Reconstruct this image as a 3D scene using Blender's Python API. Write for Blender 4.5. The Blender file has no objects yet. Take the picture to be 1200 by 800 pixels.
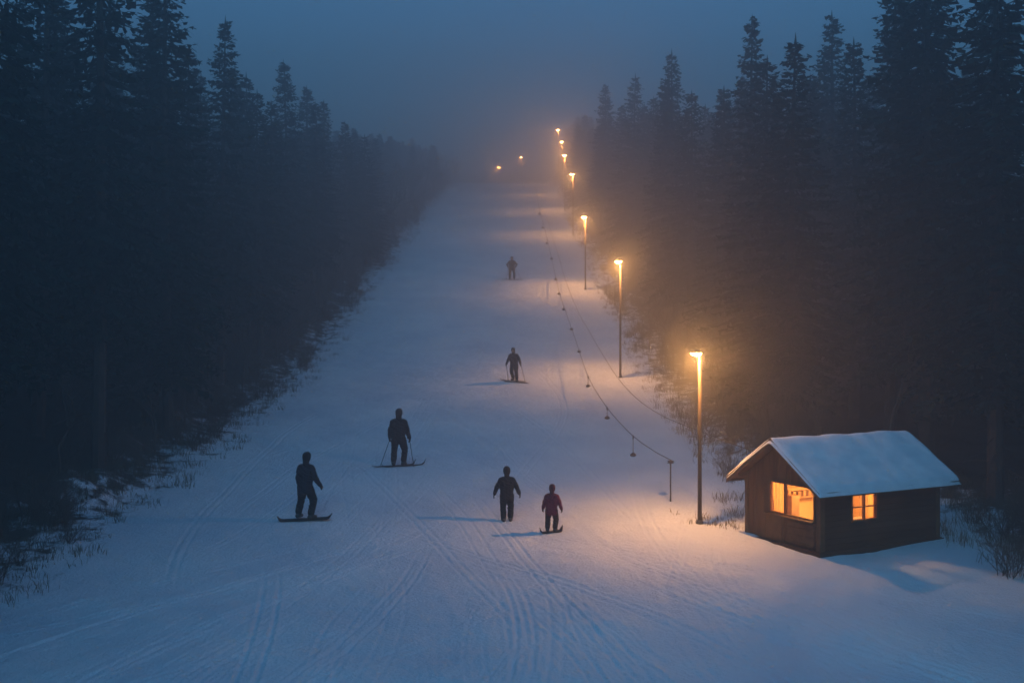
import bpy, math, random, bmesh
import numpy as np
from mathutils import Vector, Matrix
random.seed(7)
scene = bpy.context.scene
COL = scene.collection

# ------------------------------------------------------------------ helpers
def mat_new(name):
    m = bpy.data.materials.new(name); m.use_nodes = True
    nt = m.node_tree
    return m, nt, nt.nodes, nt.links, nt.nodes["Principled BSDF"]

def noisy_mat(name, c1, c2, scale=5.0, rough=0.8, bump=0.0, stretch=(1,1,1), metal=0.0, detail=6, spec=0.3):
    m, nt, N, L, P = mat_new(name)
    tc = N.new("ShaderNodeTexCoord"); mp = N.new("ShaderNodeMapping")
    mp.inputs["Scale"].default_value = stretch
    L.new(tc.outputs["Object"], mp.inputs["Vector"])
    n = N.new("ShaderNodeTexNoise"); n.inputs["Scale"].default_value = scale; n.inputs["Detail"].default_value = detail
    L.new(mp.outputs[0], n.inputs["Vector"])
    r = N.new("ShaderNodeValToRGB")
    r.color_ramp.elements[0].position = 0.3; r.color_ramp.elements[0].color = (*c1, 1)
    r.color_ramp.elements[1].position = 0.7; r.color_ramp.elements[1].color = (*c2, 1)
    L.new(n.outputs["Fac"], r.inputs[0]); L.new(r.outputs[0], P.inputs["Base Color"])
    P.inputs["Roughness"].default_value = rough; P.inputs["Metallic"].default_value = metal
    P.inputs["Specular IOR Level"].default_value = spec
    if bump > 0:
        b = N.new("ShaderNodeBump"); b.inputs["Strength"].default_value = 0.6; b.inputs["Distance"].default_value = bump
        L.new(n.outputs["Fac"], b.inputs["Height"]); L.new(b.outputs[0], P.inputs["Normal"])
    return m

def emit_mat(name, col, s):
    m, nt, N, L, P = mat_new(name)
    P.inputs["Base Color"].default_value = (*col, 1)
    P.inputs["Emission Color"].default_value = (*col, 1)
    P.inputs["Emission Strength"].default_value = s
    m.cycles.emission_sampling='NONE'
    return m

def mesh_obj(name, verts, faces, mat=None, parent=None, smooth=False):
    me = bpy.data.meshes.new(name)
    me.from_pydata([tuple(v) for v in verts], [], faces); me.update()
    ob = bpy.data.objects.new(name, me); COL.objects.link(ob)
    if mat: me.materials.append(mat)
    if parent: ob.parent = parent
    if smooth:
        for p in me.polygons: p.use_smooth = True
    return ob

def empty(name, loc=(0,0,0), rotz=0.0):
    e = bpy.data.objects.new(name, None); COL.objects.link(e)
    e.location = loc; e.rotation_euler = (0,0,rotz); e.empty_display_size = 0.3
    return e

class MB:
    def __init__(s): s.v=[]; s.f=[]
    def box(s, x0,x1,y0,y1,z0,z1):
        b=len(s.v)
        s.v += [(x0,y0,z0),(x1,y0,z0),(x1,y1,z0),(x0,y1,z0),(x0,y0,z1),(x1,y0,z1),(x1,y1,z1),(x0,y1,z1)]
        s.f += [(b,b+3,b+2,b+1),(b+4,b+5,b+6,b+7),(b,b+1,b+5,b+4),(b+1,b+2,b+6,b+5),(b+2,b+3,b+7,b+6),(b+3,b,b+4,b+7)]
    def hexa(s, p8):
        b=len(s.v); s.v += p8
        s.f += [(b,b+3,b+2,b+1),(b+4,b+5,b+6,b+7),(b,b+1,b+5,b+4),(b+1,b+2,b+6,b+5),(b+2,b+3,b+7,b+6),(b+3,b,b+4,b+7)]
    def tube(s, pts, rads, n=6, cap=True):
        pts=[Vector(p) for p in pts]; b=len(s.v)
        for i,p in enumerate(pts):
            a = pts[max(i-1,0)]; c = pts[min(i+1,len(pts)-1)]
            d=(c-a); d = d.normalized() if d.length>1e-9 else Vector((0,0,1))
            u = d.orthogonal() if abs(d.z)>0.95 else d.cross(Vector((0,0,1)))
            if abs(d.z)>0.95: u = d.cross(Vector((0,1,0)))
            u.normalize(); w=d.cross(u)
            for k in range(n):
                t=2*math.pi*k/n
                s.v.append(tuple(p+(u*math.cos(t)+w*math.sin(t))*rads[i]))
        for i in range(len(pts)-1):
            for k in range(n):
                k2=(k+1)%n
                s.f.append((b+i*n+k,b+i*n+k2,b+(i+1)*n+k2,b+(i+1)*n+k))
        if cap:
            s.f.append(tuple(b+k for k in reversed(range(n))))
            e=b+(len(pts)-1)*n; s.f.append(tuple(e+k for k in range(n)))
    def lathe(s, prof, n=16, c=(0,0,0), k_=1.0):
        b=len(s.v)
        for r,z in prof:
            for k in range(n):
                t=2*math.pi*k/n; s.v.append((c[0]+k_*r*math.cos(t),c[1]+k_*r*math.sin(t),c[2]+k_*z))
        for i in range(len(prof)-1):
            for k in range(n):
                k2=(k+1)%n; s.f.append((b+i*n+k,b+i*n+k2,b+(i+1)*n+k2,b+(i+1)*n+k))
    def obj(s,name,mat,parent=None,smooth=False):
        return mesh_obj(name,s.v,s.f,mat,parent,smooth)

# ------------------------------------------------------------------ terrain function
PY = np.array([-400,-40,0,14,20,26,32,40,48,60,76,100,140,208,216,240,600,2500.])
PZ = np.array([-9,-6.6,-6.0,-5.5,-5.15,-4.72,-4.06,-3.15,-2.0,0.55,4.7,10.4,19.3,33.0,33.9,34.4,34.0,20.])
def _pchip(xs, ys, xq):
    h=np.diff(xs); d=np.diff(ys)/h; m=np.zeros_like(ys)
    m[0]=d[0]; m[-1]=d[-1]
    for i in range(1,len(xs)-1):
        if d[i-1]*d[i]<=0: m[i]=0
        else:
            w1=2*h[i]+h[i-1]; w2=h[i]+2*h[i-1]; m[i]=(w1+w2)/(w1/d[i-1]+w2/d[i])
    k=np.clip(np.searchsorted(xs,xq)-1,0,len(xs)-2)
    t=(xq-xs[k])/h[k]; t=np.clip(t,0,1)
    return ((2*t**3-3*t**2+1)*ys[k]+(t**3-2*t**2+t)*h[k]*m[k]+(-2*t**3+3*t**2)*ys[k+1]+(t**3-t**2)*h[k]*m[k+1])
_rs=np.random.RandomState(3)
_G=_rs.rand(256,256)
def vn(x,y,s,o=0.0):
    x=np.asarray(x,float)/s+o+1000; y=np.asarray(y,float)/s+o*1.7+1000
    xi=np.floor(x).astype(int); yi=np.floor(y).astype(int); fx=x-xi; fy=y-yi
    fx=fx*fx*(3-2*fx); fy=fy*fy*(3-2*fy)
    a=_G[xi%256,yi%256]; b=_G[(xi+1)%256,yi%256]; c=_G[xi%256,(yi+1)%256]; d=_G[(xi+1)%256,(yi+1)%256]
    return (a*(1-fx)+b*fx)*(1-fy)+(c*(1-fx)+d*fx)*fy-0.5
def ss(a,b,x):
    t=np.clip((np.asarray(x,float)-a)/(b-a),0,1); return t*t*(3-2*t)
def H(x,y):
    x=np.asarray(x,float); y=np.asarray(y,float)
    z=_pchip(PY,PZ,y)
    le=-10.9+1.5*vn(y*0+1,y,6,3)+1.2*vn(x,y,1.7,31)
    lw=ss(0,3.0,le-x)
    rb=6.5+1.0*vn(y*0+5,y,7,9)+4.6*(1-ss(28,33,y))+.8*vn(x,y,1.6,33)
    rw=ss(0,3.0,x-rb)
    z=z+lw*(0.45+0.9*vn(x,y,2.3,1)+0.45*vn(x,y,0.7,2))+rw*(0.25+0.8*vn(x,y,2.1,4)+0.35*vn(x,y,0.7,5))
    z=z+rw*ss(110,190,y)*np.clip(x-6,0,5)*0.55
    z=z+0.16*vn(x,y,5.0,7)+0.05*vn(x,y,1.4,8)
    return z
def h(x,y): return float(H(x,y))

# ------------------------------------------------------------------ snow terrain sheet
def axis(parts):
    out=[]
    for a,b,st in parts: out+=list(np.arange(a,b,st))
    return np.array(out)
xs=np.concatenate([[-1500,-900,-500,-300,-200,-140],axis([(-110,-40,4),(-40,-15,0.6),(-15,-11,0.12),(-11,13,0.034),(13,18,0.15),(18,40,0.8),(40,110,4)]),[120,160,220,320,500,900,1500]])
ys=np.concatenate([[-400,-200,-100,-50,-20],axis([(-5,12,0.5),(12,26,0.045),(26,36,0.07),(36,55,0.14),(55,100,0.35),(100,250,0.9),(250,400,8)]),[420,500,700,1100,1700,2500]])
X,Y=np.meshgrid(xs,ys)
Z=H(X,Y)
rt=random.Random(11)
slope_mask=ss(-11.5,-10,X)*(1-ss(6.0,7.5,X-3.2*(1-ss(20,30,Y))))
def groove(fx,dfx,y0,y1,w,dep,fade=3.0):
    global Z
    r=(ys>y0-0.1)&(ys<y1+0.1); idx=np.where(r)[0]
    if len(idx)==0: return
    yy=ys[idx]; c=fx(yy); sl=np.sqrt(1+dfx(yy)**2)
    env=np.clip((yy-y0)/fade,0,1)*np.clip((y1-yy)/fade,0,1)
    D=(X[idx]-c[:,None])/(sl[:,None]*w)
    g=-dep*np.exp(-D**2)+dep*0.5*np.exp(-((np.abs(D)-1.9)/0.7)**2)
    Z[idx]+=g*env[:,None]*slope_mask[idx]
for i in range(120):
    near=i%4!=0
    if near: y0=rt.uniform(8,15); y1=y0+rt.uniform(5,14)
    else: y0=rt.uniform(16,30); y1=y0+rt.uniform(8,26)
    xc=rt.uniform(-9,8.5); amp=rt.uniform(0,0.25); wl=rt.uniform(14,26); ph=rt.uniform(0,6.28)
    ym=(y0+y1)/2
    s1=(-(xc+1.0)/9.0*rt.uniform(.4,1.5) if near else -(xc+2)/26.0)+rt.gauss(0,0.28)
    cv=rt.gauss(0,0.03) if near else rt.gauss(0,.01)
    f=lambda y,xc=xc,s1=s1,amp=amp,wl=wl,ph=ph,ym=ym,cv=cv: xc+s1*(y-ym)+cv*(y-ym)**2+amp*np.sin(6.283*y/wl+ph)
    df=lambda y,s1=s1,amp=amp,wl=wl,ph=ph,ym=ym,cv=cv: s1+2*cv*(y-ym)+amp*6.283/wl*np.cos(6.283*y/wl+ph)
    w=rt.uniform(0.028,0.042); dep=rt.choice([rt.uniform(0.004,0.013),rt.uniform(.013,.028)])*(1 if near else .6)
    if rt.random()<0.14:
        groove(f,df,y0,y1,w*3.0,dep*0.7)
    else:
        g=rt.uniform(0.10,0.19)
        groove(lambda y:f(y)-g,df,y0,y1,w,dep); groove(lambda y:f(y)+g,df,y0,y1,w,dep)
Z+=slope_mask*(0.016*vn(X,Y,0.22,12)+0.04*vn(X,Y,0.6,14)+0.010*vn(X,Y,0.1,15))
nx,ny=len(xs),len(ys)
co=np.stack([X,Y,Z],-1).reshape(-1,3).astype(np.float32)
I=np.arange(nx*ny).reshape(ny,nx)
F=np.stack([I[:-1,:-1],I[:-1,1:],I[1:,1:],I[1:,:-1]],-1).reshape(-1,4).astype(np.int32)
me=bpy.data.meshes.new("snowy_ground")
me.vertices.add(len(co)); me.vertices.foreach_set("co",co.ravel())
me.loops.add(F.size); me.loops.foreach_set("vertex_index",F.ravel())
me.polygons.add(len(F)); me.polygons.foreach_set("loop_start",np.arange(0,F.size,4,dtype=np.int32))
me.polygons.foreach_set("loop_total",np.full(len(F),4,dtype=np.int32))
me.polygons.foreach_set("use_smooth",np.ones(len(F),dtype=bool))
me.update(calc_edges=True); me.validate()
ground=bpy.data.objects.new("snowy_ground",me); COL.objects.link(ground)

m,nt,N,L,P=mat_new("snow_ground")
tc=N.new("ShaderNodeTexCoord"); sep=N.new("ShaderNodeSeparateXYZ"); L.new(tc.outputs["Object"],sep.inputs[0])
n1=N.new("ShaderNodeTexNoise"); n1.inputs["Scale"].default_value=1.6; n1.inputs["Detail"].default_value=9; n1.inputs["Roughness"].default_value=0.72
L.new(tc.outputs["Object"],n1.inputs["Vector"])
n2=N.new("ShaderNodeTexNoise"); n2.inputs["Scale"].default_value=16; n2.inputs["Detail"].default_value=5
L.new(tc.outputs["Object"],n2.inputs["Vector"])
n3=N.new("ShaderNodeTexNoise"); n3.inputs["Scale"].default_value=0.35; n3.inputs["Detail"].default_value=4
L.new(tc.outputs["Object"],n3.inputs["Vector"])
def mth(op,a,b=None,clamp=False):
    q=N.new("ShaderNodeMath"); q.operation=op; q.use_clamp=clamp
    for i,v in enumerate((a,b)):
        if v is None: continue
        if isinstance(v,(int,float)): q.inputs[i].default_value=v
        else: L.new(v,q.inputs[i])
    return q.outputs[0]
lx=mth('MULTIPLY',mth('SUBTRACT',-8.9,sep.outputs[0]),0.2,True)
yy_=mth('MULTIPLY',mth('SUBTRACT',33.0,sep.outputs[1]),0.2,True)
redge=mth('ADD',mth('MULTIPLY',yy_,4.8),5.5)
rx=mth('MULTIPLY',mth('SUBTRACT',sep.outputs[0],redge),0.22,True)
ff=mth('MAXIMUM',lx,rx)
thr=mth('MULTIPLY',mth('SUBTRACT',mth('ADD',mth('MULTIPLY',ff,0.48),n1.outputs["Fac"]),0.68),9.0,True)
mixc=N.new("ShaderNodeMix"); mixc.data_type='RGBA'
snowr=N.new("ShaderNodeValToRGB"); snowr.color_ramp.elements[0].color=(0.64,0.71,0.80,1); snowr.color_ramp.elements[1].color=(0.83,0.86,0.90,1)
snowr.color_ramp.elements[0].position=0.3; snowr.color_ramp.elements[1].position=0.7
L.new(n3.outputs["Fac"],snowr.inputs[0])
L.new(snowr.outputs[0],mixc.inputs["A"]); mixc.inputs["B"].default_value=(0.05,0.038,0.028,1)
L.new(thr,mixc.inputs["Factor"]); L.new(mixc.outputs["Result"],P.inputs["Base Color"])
P.inputs["Roughness"].default_value=0.7; P.inputs["Specular IOR Level"].default_value=0.3
b1=N.new("ShaderNodeBump"); b1.inputs["Strength"].default_value=0.9; b1.inputs["Distance"].default_value=0.045
hh=mth('ADD',mth('MULTIPLY',n2.outputs["Fac"],0.9),mth('MULTIPLY',n1.outputs["Fac"],1.8))
L.new(hh,b1.inputs["Height"]); L.new(b1.outputs[0],P.inputs["Normal"])
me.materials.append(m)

# ------------------------------------------------------------------ trees
needle=noisy_mat("spruce_needles",(0.008,0.015,0.012),(0.024,0.038,0.026),2.5,0.9,spec=.1)
bark=noisy_mat("spruce_bark",(0.03,0.022,0.018),(0.09,0.07,0.055),14,0.9,0.01,(1,1,0.25))
twigm=noisy_mat("bare_twigs",(0.045,0.032,0.024),(0.13,0.09,0.065),6,0.9)
def spruce_mesh(seed,Ht,clear,R):
    r=random.Random(seed); mb=MB()
    nseg=9
    bendx=r.uniform(-.15,.15); bendy=r.uniform(-.15,.15)
    def ax(z):
        t=z/Ht; return Vector((bendx*math.sin(t*3),bendy*math.sin(t*2.3),z))
    mb.tube([ax(Ht*i/nseg)-Vector((0,0,0.4 if i==0 else 0)) for i in range(nseg+1)],[Ht*0.0125*(1-i/nseg)**0.85+0.012 for i in range(nseg+1)],8)
    ntr=len(mb.f)
    V=mb.v; Fc=mb.f
    def quad(a,b,c,d):
        k=len(V); V.extend([tuple(a),tuple(b),tuple(c),tuple(d)]); Fc.append((k,k+1,k+2,k+3))
    def tri(a,b,c):
        k=len(V); V.extend([tuple(a),tuple(b),tuple(c)]); Fc.append((k,k+1,k+2))
    z=clear
    while z<Ht-0.15:
        t=(z-clear)/(Ht-clear)
        Lr=R*((1-t)**0.78)*(0.55+0.45*min(1,t*5+0.2))+0.12
        nb=r.randint(6,8) if t<0.85 else 5
        ph=r.uniform(0,6.28)
        for k in range(nb):
            if r.random()<0.08: continue
            a=ph+6.283*k/nb+r.uniform(-.3,.3); Lb=Lr*r.choice([r.uniform(.6,.9),r.uniform(.85,1.18)])
            zz=z+r.uniform(-.14,.14)
            rise=0.55*t*t-0.12; droop=0.34*(1-t)+0.05
            dirv=Vector((math.cos(a),math.sin(a),0)); side=Vector((-math.sin(a),math.cos(a),0))
            def P_(s):
                return ax(zz)+dirv*(Lb*s)+Vector((0,0,Lb*(rise*s-droop*s*s+0.10*s**4)))
            n=max(3,int(Lb/0.22))
            pa=P_(0.04)
            for i in range(1,n+1):
                s=i/n; pb=P_(s); w=0.028*(1-s)+0.01
                quad(pa-side*w,pa+side*w,pb+side*w,pb-side*w)
                tl=(0.42*Lb*(1-s)**0.7*0.9+0.16)*r.uniform(.6,1.15)
                tl=min(tl,0.75)
                if s>0.12:
                    for sg in (-1,1):
                        e=pb+side*(sg*tl*0.85)+dirv*(tl*0.55)+Vector((0,0,-tl*r.uniform(.15,.55)))
                        wd=(dirv*0.085+Vector((0,0,r.uniform(-.07,.07))))*r.uniform(.8,1.3)
                        mid=pb.lerp(e,0.55)
                        quad(pb-wd*0.6,mid-wd*1.15,e,mid+wd*1.15)
                    if r.random()<0.55 and t<0.9:
                        hl=r.uniform(.12,.34)*(1-t*0.6)
                        tri(pb-dirv*0.08,pb+dirv*0.08,pb+Vector((r.uniform(-.05,.05),r.uniform(-.05,.05),-hl)))
                pa=pb
            e=P_(1.0)+dirv*0.12
            tri(P_(0.92)-side*0.06,P_(0.92)+side*0.06,e)
        z+=r.uniform(.20,.34)*(1.0 if t<0.8 else 0.75)
    tp=ax(Ht)
    for k in range(5):
        a=k*1.256; tri(tp+Vector((math.cos(a)*.05,math.sin(a)*.05,-.25)),tp+Vector((math.cos(a+1)*.05,math.sin(a+1)*.05,-.25)),tp+Vector((0,0,.25)))
    zz=1.0; nd0=len(Fc)
    while zz<clear+0.6:
        a=r.uniform(0,6.28); l=r.uniform(.4,1.5)
        d=Vector((math.cos(a),math.sin(a),r.uniform(-.35,.05)))
        p=ax(zz); pts=[p,p+d*l*0.5,p+d*l+Vector((0,0,-.12*l))]
        mb.tube(pts,[0.018,0.012,0.004],3,False)
        for q in range(3):
            s=r.uniform(.3,.9); b0=p+d*l*s; d2=Vector((r.uniform(-1,1),r.uniform(-1,1),r.uniform(-.6,.1)))*0.35
            mb.tube([b0,b0+d2],[0.007,0.003],3,False)
        zz+=r.uniform(.10,.26)
    me=bpy.data.meshes.new("spruce"); me.from_pydata(V,[],Fc); me.update()
    me.materials.append(bark); me.materials.append(needle)
    mi=np.ones(len(Fc),dtype=np.int32); mi[:ntr]=0; mi[nd0:]=0
    me.polygons.foreach_set("material_index",mi)
    return me
SPR=[spruce_mesh(i+1,16.0,c,R) for i,(c,R) in enumerate([(2.6,2.3),(3.6,2.0),(1.6,2.5),(4.2,2.1),(2.2,1.8),(3.0,2.6)])]

def bare_mesh(seed,Ht,depth=5,spread=0.55,r0=0.09):
    r=random.Random(seed); mb=MB()
    def grow(p,d,l,rad,lev):
        q=p+d*l*0.5+Vector((r.uniform(-1,1),r.uniform(-1,1),0))*l*0.06; e=p+d*l
        mb.tube([p,q,e],[rad,rad*.85,rad*.68],5 if lev<2 else 3,False)
        if lev>=depth: return
        for k in range(r.choice([2,3,3]) if lev<depth-1 else 3):
            nd=(d+Vector((r.gauss(0,1),r.gauss(0,1),r.gauss(0.12,.5)))*spread).normalized()
            st=p.lerp(e,r.uniform(.55,1.0)) if k else e
            grow(st,nd,l*r.uniform(.6,.85),max(rad*.62,0.004),lev+1)
    grow(Vector((0,0,-.2)),Vector((0,0,1)),Ht*0.3,r0,0)
    me=bpy.data.meshes.new("bare"); me.from_pydata(mb.v,[],mb.f); me.update(); me.materials.append(twigm)
    return me
BARE=[bare_mesh(20+i,9,6,0.42,0.10) for i in range(3)]
SMALL=[bare_mesh(70+i,4.2,5,0.45,0.035) for i in range(4)]
def shrub_mesh(seed):
    r=random.Random(seed); mb=MB()
    def grow(p,d,l,rad,lev):
        e=p+d*l; mb.tube([p,e],[rad,rad*.6],3,False)
        if lev>=3: return
        for k in range(3):
            nd=(d+Vector((r.gauss(0,1),r.gauss(0,1),r.gauss(.1,.4)))*.42).normalized()
            grow(p.lerp(e,r.uniform(.4,1)),nd,l*r.uniform(.5,.8),rad*.6,lev+1)
    for k in range(11):
        a=r.uniform(0,6.28); t=r.uniform(.05,.6)
        grow(Vector((r.uniform(-.2,.2),r.uniform(-.2,.2),-.1)),Vector((math.cos(a)*t,math.sin(a)*t,1)).normalized(),r.uniform(.4,.9),.012,0)
    me=bpy.data.meshes.new("shrub"); me.from_pydata(mb.v,[],mb.f); me.update(); me.materials.append(twigm)
    return me
SHR=[shrub_mesh(40+i) for i in range(5)]

forest=empty("distant_forest",(0,120,10))
shrubs=empty("bare_shrubs",(0,30,-4))
def put(me,name,x,y,s,parent=None,sz=None):
    ob=bpy.data.objects.new(name,me); COL.objects.link(ob)
    z=h(x,y)-0.12
    ob.location=(x,y,z)
    ob.rotation_euler=(random.uniform(-.02,.02),random.uniform(-.02,.02),random.uniform(0,6.28))
    ob.scale=(s*(random.uniform(.9,1.15)),)*2+((sz or s),)
    if parent:
        ob.parent=parent; ob.matrix_parent_inverse=Matrix.Translation(-Vector(parent.location))
    return ob
def tree_h(side,y):
    if side<0: return np.interp(y,[0,30,47,63,75,90,110,140,200,260],[21,21,17,15.5,13.5,11.5,10.5,9,8,8])
    return np.interp(y,[0,30,45,62,80,100,140,200,260],[20,18,16,15.8,14.2,12.5,11.5,9.5,8])
sig=[(-14.2,26.5,22),(-12.9,31,21),(-12.6,36.5,19),(-13.6,46.5,17.2),(-14.4,55,15.2),(-14.0,62.5,16.0),(-14.6,72,14.2),
     (10.6,45,16.6),(10.2,62,16.8),(15.2,48,17.5),(13.9,40.5,15.4),(12.9,31,17.5),(16.6,43,16.0),(14.0,33.5,18.6),(9.6,80,15.5),(8.9,92,15.2),(11.5,54,14.5),(13.2,27.2,17)]
for i,(x,y,t) in enumerate(sig):
    put(SPR[i%6],"spruce_tree",x,y,0.8+0.2*t/16,None,t/16)
occ=[(a,b) for a,b,_ in sig]
rf=random.Random(5)
def fill(side):
    y=-14.0
    while y<235:
        edge=13.2 if side<0 else (10.3 if y>33 else 13.6)
        if side>0 and y>95: edge=9.6
        if side<0 and y>150: edge=14.2
        rows=5 if y<140 else 4
        for k in range(rows):
            x=edge+k*3.6+rf.uniform(-1.0,1.3); yy=y+rf.uniform(-1.4,1.4)
            if side>0 and y>150: x+=2.5
            X_=side*x
            if any((X_-a)**2+(yy-b)**2<5.5 for a,b in occ): continue
            if side>0 and 20<yy<31 and x<13.4: continue
            if yy<4 and x<12: continue
            occ.append((X_,yy))
            t=tree_h(side,yy)*rf.uniform(.8,1.0)
            near = yy<95 and k<2
            if side<0 and yy>88 and k==0 and rf.random()<0.75:
                put(rf.choice(BARE),"bare_tree",X_+0.8,yy,t/9*0.8,forest); continue
            if near: put(rf.choice(SPR),"spruce_tree",X_,yy,0.72+0.28*t/16,None,t/16)
            else: put(rf.choice(SPR),"forest_spruce",X_,yy,0.72+0.28*t/16,forest,t/16)
        y+=3.3
fill(-1); fill(1)
for (x,y,s) in [(9.2,36,.75),(11.6,30.5,.7),(9.4,42,.6),(-12.2,52,.55),(-12.4,66,.5),(8.2,70,.5)]:
    put(BARE[int(y)%3],"bare_tree",x,y,s)
for i in range(330):
    if i%2: y=18+112*rf.random()**1.3; x=-rf.uniform(10.6,14.5)
    else:
        y=30+100*rf.random()**1.4; x=rf.uniform(6.6,10.5)
    s=rf.uniform(.4,1.25); put(rf.choice(SHR),"shrub",x,y,s,shrubs)
for i in range(50):
    x=rf.uniform(10.6,15); y=rf.uniform(19,26.5)
    if x<11.6 and y>22: continue
    put(rf.choice(SHR),"shrub",x,y,rf.uniform(.4,1.1),shrubs)
r8=random.Random(88)
for i in range(74):      # saplings along both forest edges
    if i%3: y=31+90*r8.random()**1.3; x=r8.uniform(7.6,10.2)
    else: y=26+90*r8.random(); x=-r8.uniform(11.6,13.2)
    put(r8.choice(SMALL),"sapling",x,y,r8.uniform(.55,1.1),shrubs)

V=[];Fc=[]
def tuft(x,y,n,ht,sp):
    z=h(x,y)-0.02
    for k in range(n):
        a=rf.uniform(0,6.28); l=ht*rf.uniform(.4,1.1); bx=x+rf.gauss(0,sp); by=y+rf.gauss(0,sp)
        lean=rf.uniform(.1,.7); w=rf.uniform(.003,.008)
        e=(bx+math.cos(a)*lean*l,by+math.sin(a)*lean*l,z+l*0.8); md=(bx+math.cos(a)*lean*l*.35,by+math.sin(a)*lean*l*.35,z+l*.55)
        b=len(V); V.extend([(bx-w,by,z),(bx+w,by,z),(md[0]+w*.8,md[1],md[2]),(md[0]-w*.8,md[1],md[2]),e])
        Fc.append((b,b+1,b+2,b+3)); Fc.append((b+3,b+2,b+4))
for i in range(5200):
    y=14+ (rf.random()**1.5)*110
    if i%2: x=-rf.gauss(11.9,1.25)
    else:
        x=(rf.gauss(7.8,1.0) if y>30 else rf.gauss(13.0,0.9))
        if y<30 and x<11.6: continue
    if x>-9.6 and x<6.1: continue
    tuft(x,y,rf.randint(5,14),rf.uniform(.12,.5),.12)
for i in range(60):
    tuft(rf.uniform(10.7,13.5),rf.uniform(20.5,26),12,.5,.15)
for i in range(60):   # grass poking through the snow round the hut and first lamp
    a=rf.uniform(0,1); tuft(5.0+rf.gauss(0,.35)+a*.4,25.9+rf.gauss(0,.35),6,.22,.08) if i%2 else tuft(5.8+a*1.4,26.8+rf.uniform(-.5,1.6),9,.38,.12)
grass=mesh_obj("dry_grass",V,Fc,noisy_mat("dry_grass_straw",(0.08,0.055,0.035),(0.20,0.14,0.08),3,0.9))

# ------------------------------------------------------------------ lamps
polem=noisy_mat("lamp_pole_wood",(0.05,0.036,0.026),(0.09,0.065,0.045),9,0.8,0.004,(1,1,.2))
housm=noisy_mat("lamp_housing_metal",(0.06,0.06,0.06),(0.10,0.10,0.10),8,0.5,0,(1,1,1),0.6)
glassm=emit_mat("lamp_glass_glow",(1.0,0.52,0.17),120.0)
WARM=(1.0,0.44,0.12)
def lamp(x,y,ht,P_,side=-1,hs=1.0):
    e=empty("street_lamp",(x,y,h(x,y)))
    mb=MB(); mb.tube([(0,0,-.4),(0,0,ht*0.5),(0,0,ht-0.05)],[.058,.048,.038],12); mb.obj("pole",polem,e,True)
    mb=MB(); mb.lathe([(.0,.0),(.10,.0),(.10,.05),(.065,.10),(.0,.10)],14,(0,0,0.0)); mb.obj("base_collar",housm,e)
    mb=MB()
    mb.tube([(0,0,ht-.12),(side*.08,-.02,ht-.02),(side*.16,-.03,ht)],[.02,.02,.02],8)
    mb.obj("bracket",housm,e,True)
    mb=MB()
    mb.lathe([(.0,.10),(.05,.095),(.11,.06),(.17,.0),(.165,-.012),(.10,.04),(0,.07)],18,(side*.10,-.03,ht),hs)
    mb.obj("hood",housm,e,True)
    mb=MB(); mb.lathe([(.0,.03),(.09,.02),(.145,-.01),(.14,-.04),(.09,-.075),(.0,-.09)],18,(side*.10,-.03,ht),hs)
    mb.obj("glass_bowl",glassm,e,True)
    ld=bpy.data.lights.new("lamp_light",'POINT'); ld.energy=P_*.55; ld.color=WARM; ld.shadow_soft_size=0.05
    lo=bpy.data.objects.new("lamp_light",ld); COL.objects.link(lo); lo.parent=e; lo.location=(side*.12,-.10,ht-.08-.10*hs)
    ld=bpy.data.lights.new("downlight",'SPOT'); ld.energy=P_*.9; ld.color=WARM; ld.shadow_soft_size=0.05; ld.spot_size=math.radians(115); ld.spot_blend=1.0
    lo=bpy.data.objects.new("downlight",ld); COL.objects.link(lo); lo.parent=e; lo.location=(side*.12,-.10,ht-.10-.12*hs); lo.rotation_euler=(math.radians(-6),math.radians(14),0)
def base_top(px,rt_,d):
    return (px-600)/1166.7*d,(400-rt_)/1166.7*d
for px,rt_,d,pw,hs in [(820,413,25.7,860,1),(727,306,49,1250,1.15),(686,254,72,1400,1.25),(671.5,204,102,1900,1.5),(662,182,128,2400,1.8),(659,166,156,2900,2.1),(654.5,152,186,3300,2.4),(611,184,224,3800,2.6),(585,196,229,3000,2.6)]:
    x,zt=base_top(px,rt_,d)
    lamp(x,d,zt-h(x,d),pw,-1,hs)

# ------------------------------------------------------------------ ski tow
blackm=noisy_mat("black_rubber",(0.015,0.015,0.016),(0.03,0.03,0.03),10,0.6)
steelm=noisy_mat("steel_cable",(0.03,0.03,0.035),(0.06,0.06,0.06),10,0.6,0,(1,1,1),0.3)
tow=empty("ski_tow_lift",(4.46,28,h(4.46,28)))
def tl(p): return tuple(Vector(p)-Vector(tow.location))
def rope(name,ctrl,r):
    cy=np.array([c[1] for c in ctrl],float); cx=np.array([c[0] for c in ctrl],float); cz=np.array([c[2] for c in ctrl],float)
    q=np.concatenate([np.arange(cy[0],60,1.0),np.arange(60,cy[-1]+.1,3.0)])
    X_=_pchip(cy,cx,q); Z_=_pchip(cy,cz,q)
    pts=[(a,b,c) for a,b,c in zip(X_,q,Z_)]
    mb=MB(); mb.tube([tl(p) for p in pts],[r*(1 if p[1]<50 else 1+(p[1]-50)/90) for p in pts],5); mb.obj(name,steelm,tow,True)
    return cy,cx,cz
def w(px,row,d): return ((px-600)/1166.7*d,d,(400-row)/1166.7*d)
r1=rope("tow_rope",[w(790,541,28),w(764,527,29.3),w(740,509,31),w(712,478,35.5),w(688,438,42),w(675,400,50),w(665,371,57),w(656,345,64),w(649,315,75),w(641,279,92),w(634,251,112),w(628,222,165),w(626,210,208)],.012)
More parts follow.
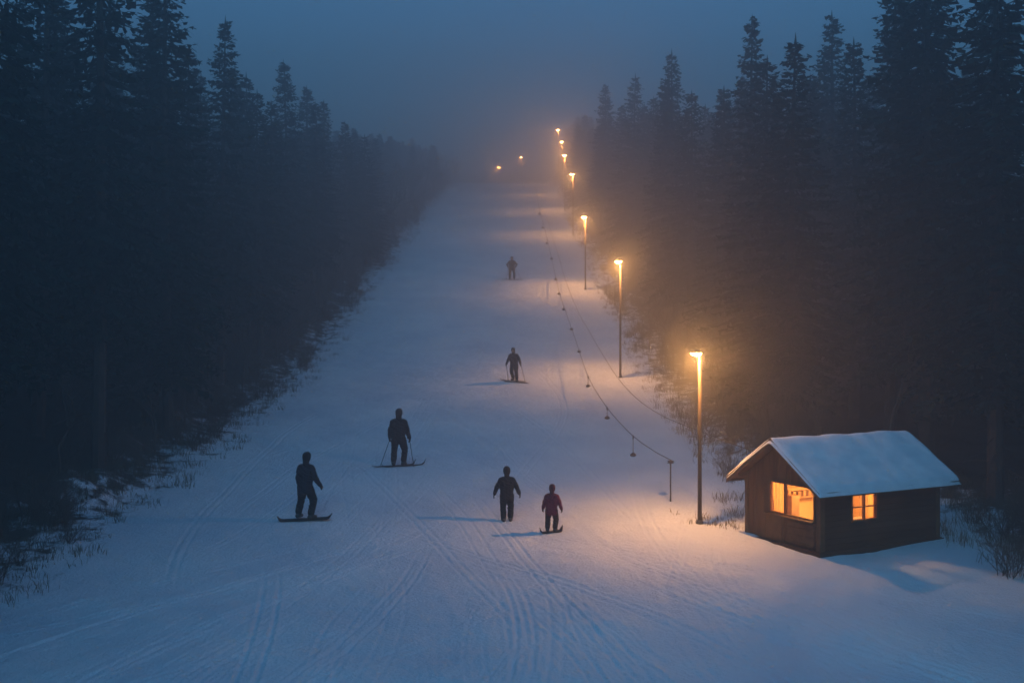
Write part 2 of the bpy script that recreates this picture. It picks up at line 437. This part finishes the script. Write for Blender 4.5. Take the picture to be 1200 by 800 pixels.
r2=rope("return_rope",[w(880,528,24.6),w(815,503,27),w(780,489,30),w(750,470,34),w(716,431,41),w(695,396,50),w(679,368,58),w(664,332,70),w(655,302,84),w(645,269,105),w(635,234,150),w(631,210,208)],.010)
for px,row,d in [(743,530,30.8),(711,487,35.6),(690,450,41.5),(676.5,410,47.5),(668.5,384,53.5),(660,361,60),(655,343,65),(648,326,71),(643,302,80),(638,284,92),(635,266,105),(632,250,120)]:
    zt=float(_pchip(r1[0],r1[2],np.array([d]))[0]); xt=float(_pchip(r1[0],r1[1],np.array([d]))[0])
    zb=max((400-row)/1166.7*d-0.06,h(xt,d)+0.22); k_=1.1 if d<50 else 1.1+(d-50)/80
    mb=MB(); mb.tube([tl((xt,d,zt)),tl((xt,d,(zt+zb)/2)),tl((xt,d,zb))],[.009*k_,.009*k_,.012*k_],6)
    c=tl((xt,d,zb)); mb.lathe([(0,.02),(.03,.05),(.085,.0),(.09,-.03),(.05,-.055),(0,-.06)],12,c,k_)
    mb.tube([tl((xt,d,zt+.03)),tl((xt,d,zt-.1))],[.026,.02],8)
    mb.obj("drag_handle",blackm,tow,True)
mb=MB(); zb=h(4.46,28); mb.tube([tl((4.46,28,zb-.3)),tl((4.46,28,(400-541)/1166.7*28+.05))],[.024,.02],8)
mb.lathe([(0,.04),(.10,.03),(.06,.0),(.10,-.03),(0,-.04)],14,tl((4.46,28,(400-541)/1166.7*28)))
mb.obj("end_post",steelm,tow,True)

# ------------------------------------------------------------------ hut
TH=math.radians(27)
cx,cy=7.06,22.8
zf=-4.86
hut=empty("wooden_ski_hut",(cx,cy,zf),TH)
Wd,Ln,WH=2.45,3.78,1.64
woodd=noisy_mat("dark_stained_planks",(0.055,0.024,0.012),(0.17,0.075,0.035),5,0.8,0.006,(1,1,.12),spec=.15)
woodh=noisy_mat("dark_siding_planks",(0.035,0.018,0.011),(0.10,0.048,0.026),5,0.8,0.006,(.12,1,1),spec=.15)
trimm=noisy_mat("trim_wood",(0.09,0.042,0.02),(0.19,0.095,0.045),7,0.75,0.004,spec=.15)
pine=noisy_mat("interior_pine",(0.42,0.26,0.12),(0.62,0.42,0.22),4,0.6,0.0,(1,1,.2))
snowm=noisy_mat("roof_snow",(0.64,0.70,0.77),(0.82,0.85,0.89),3,0.8,0.015)
rise=0.84
def roofz(y): return WH+rise*(1-abs(y-Wd/2)/(Wd/2))
gw=(0.16,1.62,0.74,1.46); sw=(0.96,1.72,0.70,1.28)
def gable(xo,xi,win,mat,name):
    mb=MB(); y=0.0; pw=0.118; rr=random.Random(9)
    while y<Wd-0.01:
        y1=min(y+pw-.008,Wd); j=rr.uniform(0,.01)
        segs=[(0.05,None)]
        if win and y1>win[0] and y<win[1]: segs=[(0.05,win[2]),(win[3],None)]
        for a,b in segs:
            za=roofz(y)-.02 if b is None else b; zb_=roofz(y1)-.02 if b is None else b
            mb.hexa([(xo-j,y,a),(xi,y,a),(xi,y1,a),(xo-j,y1,a),(xo-j,y,za),(xi,y,za),(xi,y1,zb_),(xo-j,y1,zb_)])
        y+=pw
    return mb.obj(name,mat,hut)
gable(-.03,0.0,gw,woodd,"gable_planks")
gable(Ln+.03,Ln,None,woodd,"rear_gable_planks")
def siding(yo,yi,win,name):
    mb=MB(); z=0.05
    while z<WH-0.02:
        z1=min(z+.132,WH)
        if win and z1>win[2] and z<win[3]:
            L_=[(0,win[0],z,z1),(win[1],Ln,z,z1)]
            if z<win[2]: L_.append((win[0],win[1],z,win[2]))
            if z1>win[3]: L_.append((win[0],win[1],win[3],z1))
        else: L_=[(0,Ln,z,z1)]
        for (a,b,c,d) in L_:
            if d-c<.01: continue
            s=-1 if yo<yi else 1
            mb.hexa([(a,yo+s*.014,c),(b,yo+s*.014,c),(b,yi,c),(a,yi,c),(a,yo-s*.010,d-.006),(b,yo-s*.010,d-.006),(b,yi,d-.006),(a,yi,d-.006)])
        z+=.136
    return mb.obj(name,woodh,hut)
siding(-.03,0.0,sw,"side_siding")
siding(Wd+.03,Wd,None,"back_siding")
mb=MB()
t=.045
mb.box(.002,t,.05,gw[0],.04,WH); mb.box(.002,t,gw[1],Wd-.05,.04,WH); mb.box(.002,t,gw[0],gw[1],.04,gw[2]); mb.box(.002,t,gw[0],gw[1],gw[3],WH)
mb.box(t,sw[0],.002,t,.04,WH); mb.box(sw[1],Ln-t,.002,t,.04,WH); mb.box(sw[0],sw[1],.002,t,.04,sw[2]); mb.box(sw[0],sw[1],.002,t,sw[3],WH)
mb.box(Ln-t,Ln-.002,.05,Wd-.05,.04,WH); mb.box(t,Ln-t,Wd-t,Wd-.002,.04,WH)
mb.box(t,Ln-t,t,Wd-t,.0,.04); mb.box(.01,Ln-.01,.01,Wd-.01,WH+.002,WH+.03)
mb.obj("interior_lining",pine,hut)
mb=MB(); mb.box(.06,.34,.1,1.9,.62,.66); mb.box(.9,1.15,1.9,2.35,.1,1.0); mb.box(.9,3.3,2.12,2.40,1.18,1.21); mb.box(.9,3.3,2.12,2.40,.88,.91)
for k in range(13):
    x=1.0+k*.17; hh_=random.uniform(.08,.22); mb.box(x,x+.1,2.17,2.32,1.21,1.21+hh_)
    mb.box(x+.03,x+.12,2.17,2.32,.91,.91+hh_*.8)
mb.obj("shelves_and_counter",noisy_mat("inner_wood",(0.2,0.11,0.055),(0.38,0.23,0.12),6,.6),hut)
mb=MB()
def frame_g(y0,y1,z0,z1,wd_=.05,mull=[],rails=[]):
    xo=-.06; xi=.02
    mb.box(xo,xi,y0-wd_,y0,z0-wd_,z1+wd_); mb.box(xo,xi,y1,y1+wd_,z0-wd_,z1+wd_)
    mb.box(xo,xi,y0,y1,z0-wd_,z0); mb.box(xo,xi,y0,y1,z1,z1+wd_)
    for q in mull: mb.box(xo+.008,xi,q-.022,q+.022,z0,z1)
    for zz in rails:
        mb.box(xo+.012,xi-.004,y0,y1,zz-.008,zz+.008)
def frame_s(x0,x1,z0,z1,wd_,mull,rails):
    yo=-.065; yi=.02
    mb.box(x0-wd_,x0,yo,yi,z0-wd_,z1+wd_); mb.box(x1,x1+wd_,yo,yi,z0-wd_,z1+wd_)
    mb.box(x0,x1,yo,yi,z0-wd_,z0); mb.box(x0,x1,yo,yi,z1,z1+wd_)
    for q in mull: mb.box(q-.016,q+.016,yo+.01,yi,z0,z1)
    for zz in rails: mb.box(x0,x1,yo+.014,yi-.004,zz-.012,zz+.012)
frame_g(*gw,.045,[1.12],[])
frame_s(sw[0],sw[1],sw[2],sw[3],.045,[(sw[0]+sw[1])/2],[(sw[2]+sw[3])/2])
mb.box(-.20,-.062,gw[0]-.08,gw[1]+.08,gw[2]-.055,gw[2]-.02)
mb.box(-.075,-.001,-.078,.06,.0,WH+.05); mb.box(.0,.07,-.078,-.045,.0,WH-.02)
mb.box(-.075,-.043,Wd-.03,Wd+.07,.0,WH-.02); mb.box(Ln-.05,Ln+.07,-.078,-.048,0,WH-.02)
mb.obj("frames_and_trim",trimm,hut)
mb=MB()
mb.box(-.054,-.042,.14,1.00,.10,.62)
for z in (.10,.27,.44,.565): mb.box(-.070,-.055,.14,1.00,z,z+.05)
mb.box(-.054,-.042,1.16,1.88,.08,.64)
mb.box(-.068,-.055,1.20,1.26,.08,.64); mb.box(-.068,-.055,1.78,1.84,.08,.64)
mb.obj("hatch_panels",trimm,hut)
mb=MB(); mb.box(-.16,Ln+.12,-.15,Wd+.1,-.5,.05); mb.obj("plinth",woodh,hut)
m,nt,N,L,P=mat_new("window_glass"); N.remove(P)
tr=N.new("ShaderNodeBsdfTransparent"); tr.inputs[0].default_value=(.95,.9,.8,1); gl=N.new("ShaderNodeBsdfGlossy"); gl.inputs["Roughness"].default_value=.03
mx=N.new("ShaderNodeMixShader"); mx.inputs[0].default_value=.06; L.new(tr.outputs[0],mx.inputs[1]); L.new(gl.outputs[0],mx.inputs[2]); L.new(mx.outputs[0],N["Material Output"].inputs[0])
mb=MB()
mb.v=[(-.02,gw[0],gw[2]),(-.02,gw[1],gw[2]),(-.02,gw[1],gw[3]),(-.02,gw[0],gw[3]),(sw[0],-.02,sw[2]),(sw[1],-.02,sw[2]),(sw[1],-.02,sw[3]),(sw[0],-.02,sw[3])]
mb.f=[(0,1,2,3),(4,5,6,7)]; mb.obj("window_glass",m,hut)
m2,nt,N,L,P=mat_new("curtain_cloth"); P.inputs["Base Color"].default_value=(.7,.46,.22,1); P.inputs["Roughness"].default_value=.9
N2=N.new("ShaderNodeBsdfTranslucent"); N2.inputs[0].default_value=(.75,.5,.24,1); mx=N.new("ShaderNodeMixShader"); mx.inputs[0].default_value=.6
L.new(P.outputs[0],mx.inputs[1]); L.new(N2.outputs[0],mx.inputs[2]); L.new(mx.outputs[0],N["Material Output"].inputs[0])
V2=[];F2=[]
def curtain(p0,p1,z0,z1,n=24,amp=.015,nrm=(1,0)):
    b=len(V2)
    for i in range(n+1):
        t=i/n; o=amp*math.sin(t*n*1.1)
        x=p0[0]+(p1[0]-p0[0])*t+nrm[0]*o; y=p0[1]+(p1[1]-p0[1])*t+nrm[1]*o
        V2.extend([(x,y,z0),(x,y,z1)])
    for i in range(n): F2.append((b+2*i,b+2*i+2,b+2*i+3,b+2*i+1))
curtain((.07,1.16),(.07,1.62),gw[2],gw[3])
curtain((.07,.16),(.07,.27),gw[2],gw[3],8)
curtain((sw[0],.07),(sw[0]+.13,.07),sw[2],sw[3],10,.012,(0,1)); curtain((sw[1]-.13,.07),(sw[1],.07),sw[2],sw[3],10,.012,(0,1))
mesh_obj("curtains",V2,F2,m2,hut)
mb=MB(); mb.lathe([(0,.05),(.04,.04),(.06,0),(.04,-.045),(0,-.06)],12,(.75,.62,1.38)); mb.tube([(.75,.62,1.42),(.75,.62,WH)],[.006,.006],5)
mb.obj("ceiling_lamp",emit_mat("bulb_glow",(1,.62,.25),14),hut,True)
for lx_,ly_,lz_,pw in [(1.25,1.1,1.42,230),(2.7,1.2,1.38,100)]:
    ld=bpy.data.lights.new("room_light",'POINT'); ld.energy=pw; ld.color=(1,.53,.17); ld.shadow_soft_size=.08
    lo=bpy.data.objects.new("room_light",ld); COL.objects.link(lo); lo.parent=hut; lo.location=(lx_,ly_,lz_)
oh=.36; og=.38
sl=rise/(Wd/2)
def slab(y_e,y_r,x0,x1,zb,th):
    za=WH+rise-abs(y_e-Wd/2)*sl+zb; zr=WH+rise+zb
    return [(x0,y_e,za),(x1,y_e,za),(x1,y_r,zr),(x0,y_r,zr),(x0,y_e,za+th),(x1,y_e,za+th),(x1,y_r,zr+th),(x0,y_r,zr+th)]
mb=MB(); mb.hexa(slab(-oh,Wd/2,-og,Ln+og,.0,.05)); mb.hexa(slab(Wd+oh,Wd/2+.0005,-og,Ln+og,.0,.05))
mb.obj("roof_boards",woodd,hut)
mb=MB()
for xa,xb in ((-og-.03,-og-.001),(Ln+og+.001,Ln+og+.03)):
    mb.hexa(slab(-oh-.02,Wd/2,xa,xb,-.07,.15)); mb.hexa(slab(Wd+oh+.02,Wd/2+.0005,xa,xb,-.07,.15))
ze=WH+rise-(Wd/2+oh)*sl
mb.box(-og,Ln+og,-oh-.03,-oh-.001,ze-.06,ze+.07); mb.box(-og,Ln+og,Wd+oh+.001,Wd+oh+.03,ze-.06,ze+.07)
for yy in (0.0,Wd/2,Wd):
    zz=roofz(yy)-.13; mb.box(-og+.02,-.045,yy-.035,yy+.035,zz,zz+.08)
mb.obj("fascia_boards",trimm,hut)
nu,nv=90,70; V3=[];F3=[]
x0,x1=-og-.05,Ln+og+.05; yA,yB=-oh-.06,Wd+oh+.06
for i in range(nu+1):
    for j in range(nv+1):
        u=i/nu; v=j/nv; x=x0+(x1-x0)*u; y=yA+(yB-yA)*v
        dy=abs(y-Wd/2); base=WH+rise-math.sqrt(dy*dy+.01)*sl+.052
        ed=min(x-x0,x1-x)/.10; ed2=min(y-yA,yB-y)/.12
        k=math.sqrt(max(0,1-(1-min(1,ed))**2))*math.sqrt(max(0,1-(1-min(1,ed2))**2))
        th=.11*k*(1+.35*float(vn(x*3,y*3,1.6,2)))-.03*(1-k)+.02*float(vn(x,y,.35,6))*k
        V3.append((x+.02*float(vn(x,y,.5,3)),y+.03*float(vn(x,y,.4,5)),base+th))
for i in range(nu):
    for j in range(nv):
        a=i*(nv+1)+j; F3.append((a,a+nv+1,a+nv+2,a+1))
mesh_obj("roof_snow",V3,F3,snowm,hut,True)

# ------------------------------------------------------------------ people
def cap_mesh(mb,p0,p1,r0,r1,n=14,m=5):
    p0=Vector(p0);p1=Vector(p1); d=p1-p0; L_=d.length
    d=d/L_ if L_>1e-6 else Vector((0,0,1))
    pts=[];rad=[]
    for i in range(m):
        a=math.pi/2*(i/m); pts.append(p0-d*(r0*math.cos(a))); rad.append(max(r0*math.sin(a),.0006))
    pts.append(p0);rad.append(r0);pts.append(p1);rad.append(r1)
    for i in range(m-1,-1,-1):
        a=math.pi/2*(i/m); pts.append(p1+d*(r1*math.cos(a))); rad.append(max(r1*math.sin(a),.0006))
    u=d.orthogonal().normalized(); w_=d.cross(u); b=len(mb.v)
    for p,r_ in zip(pts,rad):
        for k in range(n):
            t=2*math.pi*k/n; mb.v.append(tuple(p+(u*math.cos(t)+w_*math.sin(t))*r_))
    for i in range(len(pts)-1):
        for k in range(n):
            k2=(k+1)%n; mb.f.append((b+i*n+k,b+i*n+k2,b+(i+1)*n+k2,b+(i+1)*n+k))
    mb.f.append(tuple(b+k for k in reversed(range(n)))); e=b+(len(pts)-1)*n; mb.f.append(tuple(e+k for k in range(n)))

skin=noisy_mat("skin",(0.42,0.26,0.19),(0.5,0.32,0.24),9,.6)
bootm=noisy_mat("boots_dark",(0.02,0.02,0.022),(0.04,0.04,0.04),12,.5)
glovem=noisy_mat("gloves_dark",(0.02,0.02,0.02),(0.035,0.035,0.035),20,.7)
def cloth(name,c):
    return noisy_mat(name,tuple(v*.7 for v in c),tuple(v*1.3 for v in c),14,.9,.006,spec=.12)
jk={'navy':cloth("jacket_navy",(0.012,0.016,0.028)),'black':cloth("jacket_black",(0.012,0.012,0.016)),'plum':cloth("jacket_dark_pink",(0.14,0.014,0.035)),'teal':cloth("jacket_slate",(0.014,0.020,0.028))}
pants=cloth("ski_trousers",(0.011,0.012,0.015))
hats={'black':cloth("hood_black",(0.013,0.013,0.016)),'helmet':noisy_mat("helmet_shell",(0.015,0.015,0.018),(0.03,0.03,0.034),4,.45),'plum':cloth("hat_plum",(0.06,0.013,0.022))}

def person(name,x,y,ht,head_deg,jacket,hat,feet,arms,lean=(0,0),knee=0.05,child=False,gear=None,gear_deg=0,poles=None,twist=0,headturn=0,bulk=1.17):
    s=ht/1.80; root=empty(name,(x,y,h(x,y)))
    R=Matrix.Rotation(math.radians(head_deg),3,'Z'); z0=h(x,y)
    def Wp(p): return R@(Vector(p)*s)
    lift=.05 if gear else .01
    caps=[]
    def C(a,b,r0,r1,m):
        q=bulk if m in('jacket','pants') else (1.1 if m=='boot' else 1)
        caps.append((a,b,r0*s*q,r1*s*q,m))
    lx_,ly_=lean
    hk=1.12 if child else 1.04
    legf=.96 if child else 1.0
    hipz=.91*legf-knee*.6
    pel=Vector((lx_*.35,ly_*.35,hipz)); ch=Vector((lx_*.8,ly_*.8,hipz+.41)); nk=Vector((lx_,ly_,hipz+.59))
    hd=nk+Vector((lx_*.12,ly_*.12+.02,.155*hk))
    for sg,(fx,fy,kx,ky) in zip((-1,1),feet):
        hip=pel+Vector((sg*.10,0,-.02)); ank=Vector((fx,fy,.12+lift))
        kn=(hip+ank)/2+Vector((kx,ky+knee*1.2,.02))
        q=R@Vector((fx,fy,0))*s
        ank.z+=(h(x+q.x,y+q.y)-z0)/s
        C(Wp(hip),Wp(kn),.108,.082,'pants'); C(Wp(kn),Wp(ank+Vector((0,0,.06))),.080,.078,'pants')
        C(Wp(ank+Vector((0,0,.10))),Wp(ank-Vector((0,0,.03))),.074,.068,'boot')
        fd=Vector((0.35*sg*0.4,1,0)).normalized()
        C(Wp(ank-fd*.05-Vector((0,0,.06))),Wp(ank+fd*.15-Vector((0,0,.075))),.058,.045,'boot')
    tw=Matrix.Rotation(math.radians(twist),3,'Z')
    for sg in (-1,1):
        C(Wp(pel+Vector((sg*.08,0,-.07))),Wp(pel+Vector((sg*.07,0,.10))),.122,.112,'jacket' )
        C(Wp(pel+Vector((sg*.075,0,.08))),Wp(ch+tw@Vector((sg*.095,0,-.04))),.110,.124,'jacket')
        C(Wp(ch+tw@Vector((sg*.09,0,-.05))),Wp(ch+tw@Vector((sg*.125,0,.085))),.12,.084,'jacket')
        C(Wp(ch+tw@Vector((sg*.05,0,.10))),Wp(nk+Vector((0,0,-.01))),.090,.066,'jacket')
    C(Wp(pel+Vector((0,0,-.05))),Wp(ch),.12,.13,'jacket')
    C(Wp(nk-Vector((0,0,.04))),Wp(nk+Vector((0,.0,.05))),.072,.066,'jacket')
    hands=[]
    for sg,(ex,ey,ez,wx,wy,wz) in zip((-1,1),arms):
        sh=ch+tw@Vector((sg*.18,0,.08)); el=sh+Vector((sg*ex,ey,-ez)); wr=el+Vector((sg*wx,wy,-wz))
        C(Wp(sh),Wp(el),.076,.062,'jacket'); C(Wp(el),Wp(wr),.062,.050,'jacket')
        d=(wr-el).normalized(); side=Vector((0,1,0)) if abs(d.y)<.8 else Vector((0,0,1))
        sd=d.cross(side).normalized(); fwd=sd.cross(d).normalized()
        if fwd.y<0: fwd=-fwd
        pb=wr+d*.03; pe=wr+d*.10
        C(Wp(wr),Wp(pb),.042,.038,'glove')
        for k in (-1,0,1): C(Wp(pb+fwd*k*.018),Wp(pe+fwd*k*.024),.025,.023,'glove')
        inw=Vector((-sg,0,0)); inw=(inw-d*inw.dot(d)).normalized()
        for k,l in zip((-1.5,-.5,.5,1.5),(.055,.07,.075,.065)):
            a=pe+fwd*k*.021; b_=a+(d*.8+inw*.35).normalized()*l*.6; c_=b_+(d*.35+inw*.9).normalized()*l*.55
            C(Wp(a),Wp(b_),.0135,.0125,'glove'); C(Wp(b_),Wp(c_),.0125,.011,'glove')
        a=pb+fwd*.035; b_=a+(d*.6+fwd*.8+inw*.3).normalized()*.045; c_=b_+(d*.9+inw*.5).normalized()*.03
        C(Wp(a),Wp(b_),.016,.014,'glove'); C(Wp(b_),Wp(c_),.014,.012,'glove')
        hands.append(pe+inw*.02)
    HT=Matrix.Rotation(math.radians(headturn),3,'Z')
    def Hd(p): return Wp(hd+HT@(Vector(p)*hk))
    C(Hd((0,0,.02)),Hd((0,.02,-.03)),.088*hk,.075*hk,'skin')
    C(Hd((0,.045,-.04)),Hd((0,.055,-.075)),.055*hk,.038*hk,'skin')
    C(Hd((0,.095,.01)),Hd((0,.118,-.022)),.011*hk,.016*hk,'skin')
    C(Hd((-.03,.088,.03)),Hd((.03,.088,.03)),.014*hk,.014*hk,'skin')
    for sg in (-1,1): C(Hd((sg*.088,0,.01)),Hd((sg*.09,-.005,-.02)),.018*hk,.014*hk,'hat')
    C(Hd((0,-.012,.045)),Hd((0,-.02,-.015)),.106*hk,.102*hk,'hat')
    C(Hd((0,.01,.06)),Hd((0,-.02,.05)),.096*hk,.102*hk,'hat')
    C(Hd((0,-.045,-.06)),Wp(nk+Vector((0,-.03,.02))),.075*hk,.075,'hat' if hat!='helmet' else 'jacket')
    mb=MB()
    for a,b_,r0,r1,_ in caps: cap_mesh(mb,a,b_,r0,r1)
    ob=mb.obj("body_src",None)
    md=ob.modifiers.new("r",'REMESH'); md.mode='VOXEL'; md.voxel_size=.0105*max(s,.8)
    sm=ob.modifiers.new("s",'SMOOTH'); sm.iterations=2; sm.factor=.5
    dg=bpy.context.evaluated_depsgraph_get(); ev=ob.evaluated_get(dg)
    bm_=bpy.data.meshes.new_from_object(ev)
    bpy.data.objects.remove(ob,do_unlink=True)
    n=len(bm_.polygons); cen=np.zeros(n*3); bm_.polygons.foreach_get("center",cen); cen=cen.reshape(-1,3)
    best=np.full(n,1e9); idx=np.zeros(n,dtype=np.int32); mats=['skin','boot','glove','jacket','pants','hat']
    for a,b_,r0,r1,mn in caps:
        a=np.array(a);b_=np.array(b_); ab=b_-a; L2=max((ab**2).sum(),1e-9)
        t=np.clip(((cen-a)@ab)/L2,0,1); dd=np.linalg.norm(cen-(a+t[:,None]*ab),axis=1)-(r0+(r1-r0)*t)
        k=dd<best-1e-5; best[k]=dd[k]; idx[k]=mats.index(mn)
    nvv=len(bm_.vertices); cv=np.zeros(nvv*3); bm_.vertices.foreach_get("co",cv); cv=cv.reshape(-1,3)
    nn=np.zeros(nvv*3); bm_.vertices.foreach_get("normal",nn); nn=nn.reshape(-1,3)
    up=ss(.25*s,.35*s,cv[:,2])*(1-ss(1.42*s,1.5*s,cv[:,2]))
    fold=(vn(cv[:,0]*1.0+cv[:,1]*.6,cv[:,2]*1.7+cv[:,0]*.8,.085*s,3)+.6*vn(cv[:,1]-cv[:,2]*.7,cv[:,0]+cv[:,2]*1.9,.05*s,9))
    cv+=nn*(up*fold*.022*s)[:,None]
    bm_.vertices.foreach_set("co",cv.ravel())
    for q in (skin,bootm,glovem,jk[jacket],pants,hats[hat]): bm_.materials.append(q)
    bm_.polygons.foreach_set("material_index",idx); bm_.polygons.foreach_set("use_smooth",np.ones(n,dtype=bool))
    bm_.update()
    bo=bpy.data.objects.new("body",bm_); COL.objects.link(bo); bo.parent=root
    mb=MB()
    for sg in (-1,1): cap_mesh(mb,Hd((sg*.032,.094,.012)),Hd((sg*.036,.094,.012)),.008*s,.008*s,8,3)
    cap_mesh(mb,Hd((-.018,.098,-.052)),Hd((.018,.098,-.052)),.004*s,.004*s,6,2)
    mb.obj("eyes_and_mouth",glovem,root,True)
    G=Matrix.Rotation(math.radians(gear_deg),3,'Z')
    def plank(cx_,cy_,Lg,wd_,nm,ang=0):
        A=G@Matrix.Rotation(math.radians(ang),3,'Z'); mbp=MB(); n_=22
        for i in range(n_+1):
            t=i/n_*2-1; ww=wd_/2*(1-.18*math.cos(t*math.pi/2))*math.sqrt(max(0.02,1-max(0,(abs(t)-.82)/.18)**2))
            up=.16*max(0,(abs(t)-.8)/.2)**2*(.8 if wd_>.15 else (1 if t>0 else .35))
            for sd_ in (-1,1):
                p=Vector((sd_*ww,t*Lg/2,0)); v=A@p+R@(Vector((cx_,cy_,0))*s)
                zz=h(x+v.x,y+v.y)-z0+.022+up
                mbp.v.append((v.x,v.y,zz)); mbp.v.append((v.x,v.y,zz+.016))
        for i in range(n_):
            a=i*4; b_=a+4
            mbp.f+= [(a,a+2,b_+2,b_),(a+1,b_+1,b_+3,a+3),(a,b_,b_+1,a+1),(a+2,a+3,b_+3,b_+2)]
        mbp.f+=[(0,1,3,2),(n_*4,n_*4+2,n_*4+3,n_*4+1)]
        mbp.obj(nm,blackm,root)
    if gear=='board': plank(0,0,1.42*s if not child else .88*s,.26*s,"snowboard")
    if gear=='skis':
        for (fx,fy,_,_),nm in zip(feet,("ski","ski")): plank(fx,fy+.05,1.4*s if not child else .9*s,.085,nm)
    if poles:
        for hnd,(tx,ty) in zip(hands,poles):
            a=Wp(hnd+Vector((0,0,.05))); b_=Wp((tx,ty,0)); b_.z=h(x+b_.x,y+b_.y)-z0-.02
            mbp=MB(); mbp.tube([a,a.lerp(b_,.12),b_],[.018,.011,.009],6)
            q=a.lerp(b_,.93); mbp.lathe([(0,.01),(.045,0),(0,-.01)],10,tuple(q)); mbp.obj("ski_pole",bootm,root,True)
    return root
def wx(px,d): return (px-600)/1166.7*d
person("snowboarder",wx(357,25.9),25.9,1.80,-25,'navy','black',[(-.19,.0,-.04,.03),(.19,.02,.05,.03)],[(.05,-.02,.27,.01,.10,.24),(.13,-.03,.24,.05,.14,.19)],(.03,.03),.06,gear='board',gear_deg=-80)
person("skier",wx(467,32),32,1.90,-8,'black','helmet',[(-.15,0,-.03,.03),(.15,.05,.04,.04)],[(.09,-.02,.26,.04,.12,.21),(.09,-.02,.26,.03,.12,.22)],(.0,.04),.05,gear='skis',gear_deg=-66,poles=[(-.60,.12),(.45,.15)])
person("young_person",wx(594,26.0),26.0,1.46,6,'black','black',[(-.11,0,-.01,.02),(.12,.05,.02,.03)],[(.14,.0,.23,.07,.04,.21),(.14,.0,.23,.08,.03,.20)],(0,.02),.02,True,bulk=1.22)
person("child_snowboarder",wx(646,24.9),24.9,1.24,-15,'plum','plum',[(-.14,0,-.03,.03),(.14,.02,.03,.03)],[(.10,.0,.24,.05,.04,.20),(.10,.02,.24,.05,.06,.20)],(.02,.03),.06,child=True,gear='board',gear_deg=-72,bulk=1.22)
person("skier",wx(603,48),48,1.68,160,'teal','helmet',[(-.16,.12,-.03,.04),(.12,-.10,.02,.05)],[(.14,.02,.23,.10,.10,.18),(.10,.06,.25,.02,.16,.17)],(.03,.10),.07,gear='skis',gear_deg=75,poles=[(-.5,-.25),(.42,-.2)])
person("skier",wx(600,76),76,1.80,175,'teal','helmet',[(-.18,0,-.03,.02),(.17,0,.03,.02)],[(.20,-.02,.20,-.10,.10,.20),(.19,-.02,.20,-.09,.10,.20)],(.0,.04),.05,gear='skis',gear_deg=80,poles=[(-.7,-.2),(.5,-.2)])

# ------------------------------------------------------------------ fog (real scattering air following the hill)
m,nt,N,L,P=mat_new("mist"); N.remove(P)
va=N.new("ShaderNodeVolumeScatter"); va.inputs["Color"].default_value=(.92,.96,1,1); va.inputs["Density"].default_value=.0076; va.inputs["Anisotropy"].default_value=.0
vb=N.new("ShaderNodeVolumeScatter"); vb.inputs["Color"].default_value=(.92,.96,1,1); vb.inputs["Density"].default_value=.0066; vb.inputs["Anisotropy"].default_value=.80
ad=N.new("ShaderNodeAddShader"); L.new(va.outputs[0],ad.inputs[0]); L.new(vb.outputs[0],ad.inputs[1])
L.new(ad.outputs[0],N["Material Output"].inputs["Volume"])
pr=[(-60,-14,30),(0,-14,30),(60,-14,36),(210,-14,60),(700,-14,64)]
V4=[];F4=[]
for y,a,b in pr: V4+= [(-260,y,a),(260,y,a),(260,y,b),(-260,y,b)]
for i in range(len(pr)-1):
    a=i*4
    for k in range(4):
        k2=(k+1)%4; F4.append((a+k,a+k2,a+4+k2,a+4+k))
F4.append((3,2,1,0)); e=(len(pr)-1)*4; F4.append((e,e+1,e+2,e+3))
fog=mesh_obj("mist",V4,F4,m)
bb=bmesh.new(); bb.from_mesh(fog.data); bmesh.ops.recalc_face_normals(bb,faces=bb.faces); bb.to_mesh(fog.data); bb.free()

# ------------------------------------------------------------------ world, added skylight fill
w_=bpy.data.worlds.new("World"); scene.world=w_; w_.use_nodes=True
N=w_.node_tree.nodes; L=w_.node_tree.links; bg=N["Background"]
sky=N.new("ShaderNodeTexSky"); sky.sky_type='NISHITA'; sky.sun_disc=False
el=math.radians(38); az=math.radians(190)
sky.sun_elevation=el; sky.sun_rotation=az; sky.air_density=1.0; sky.dust_density=.4; sky.ozone_density=5
mul=N.new("ShaderNodeMix"); mul.data_type='RGBA'; mul.blend_type='MULTIPLY'; mul.inputs["Factor"].default_value=1
mul.inputs["B"].default_value=(.42,.82,1.0,1)
L.new(sky.outputs[0],mul.inputs["A"]); L.new(mul.outputs["Result"],bg.inputs[0]); bg.inputs[1].default_value=.15
sd=bpy.data.lights.new("sky_fill",'SUN'); sd.energy=.95; sd.color=(.10,.55,1); sd.angle=math.radians(45)  # broad blue lamp added as skylight gain, lifts the snow above the sky
so=bpy.data.objects.new("sky_fill",sd); COL.objects.link(so)
dirv=Vector((math.sin(az)*math.cos(el),math.cos(az)*math.cos(el),math.sin(el)))
so.rotation_euler=dirv.to_track_quat('Z','Y').to_euler(); so.location=(0,-20,30)

# ------------------------------------------------------------------ camera
cd=bpy.data.cameras.new("camera"); cam=bpy.data.objects.new("camera",cd); COL.objects.link(cam)
cam.location=(0,0,0); cam.rotation_euler=(math.radians(90),0,0); cd.lens=35; cd.sensor_width=36; cd.clip_end=5000; cd.clip_start=.1
scene.camera=cam
scene.view_settings.view_transform='Standard'; scene.view_settings.look='None'; scene.view_settings.exposure=0; scene.view_settings.gamma=1
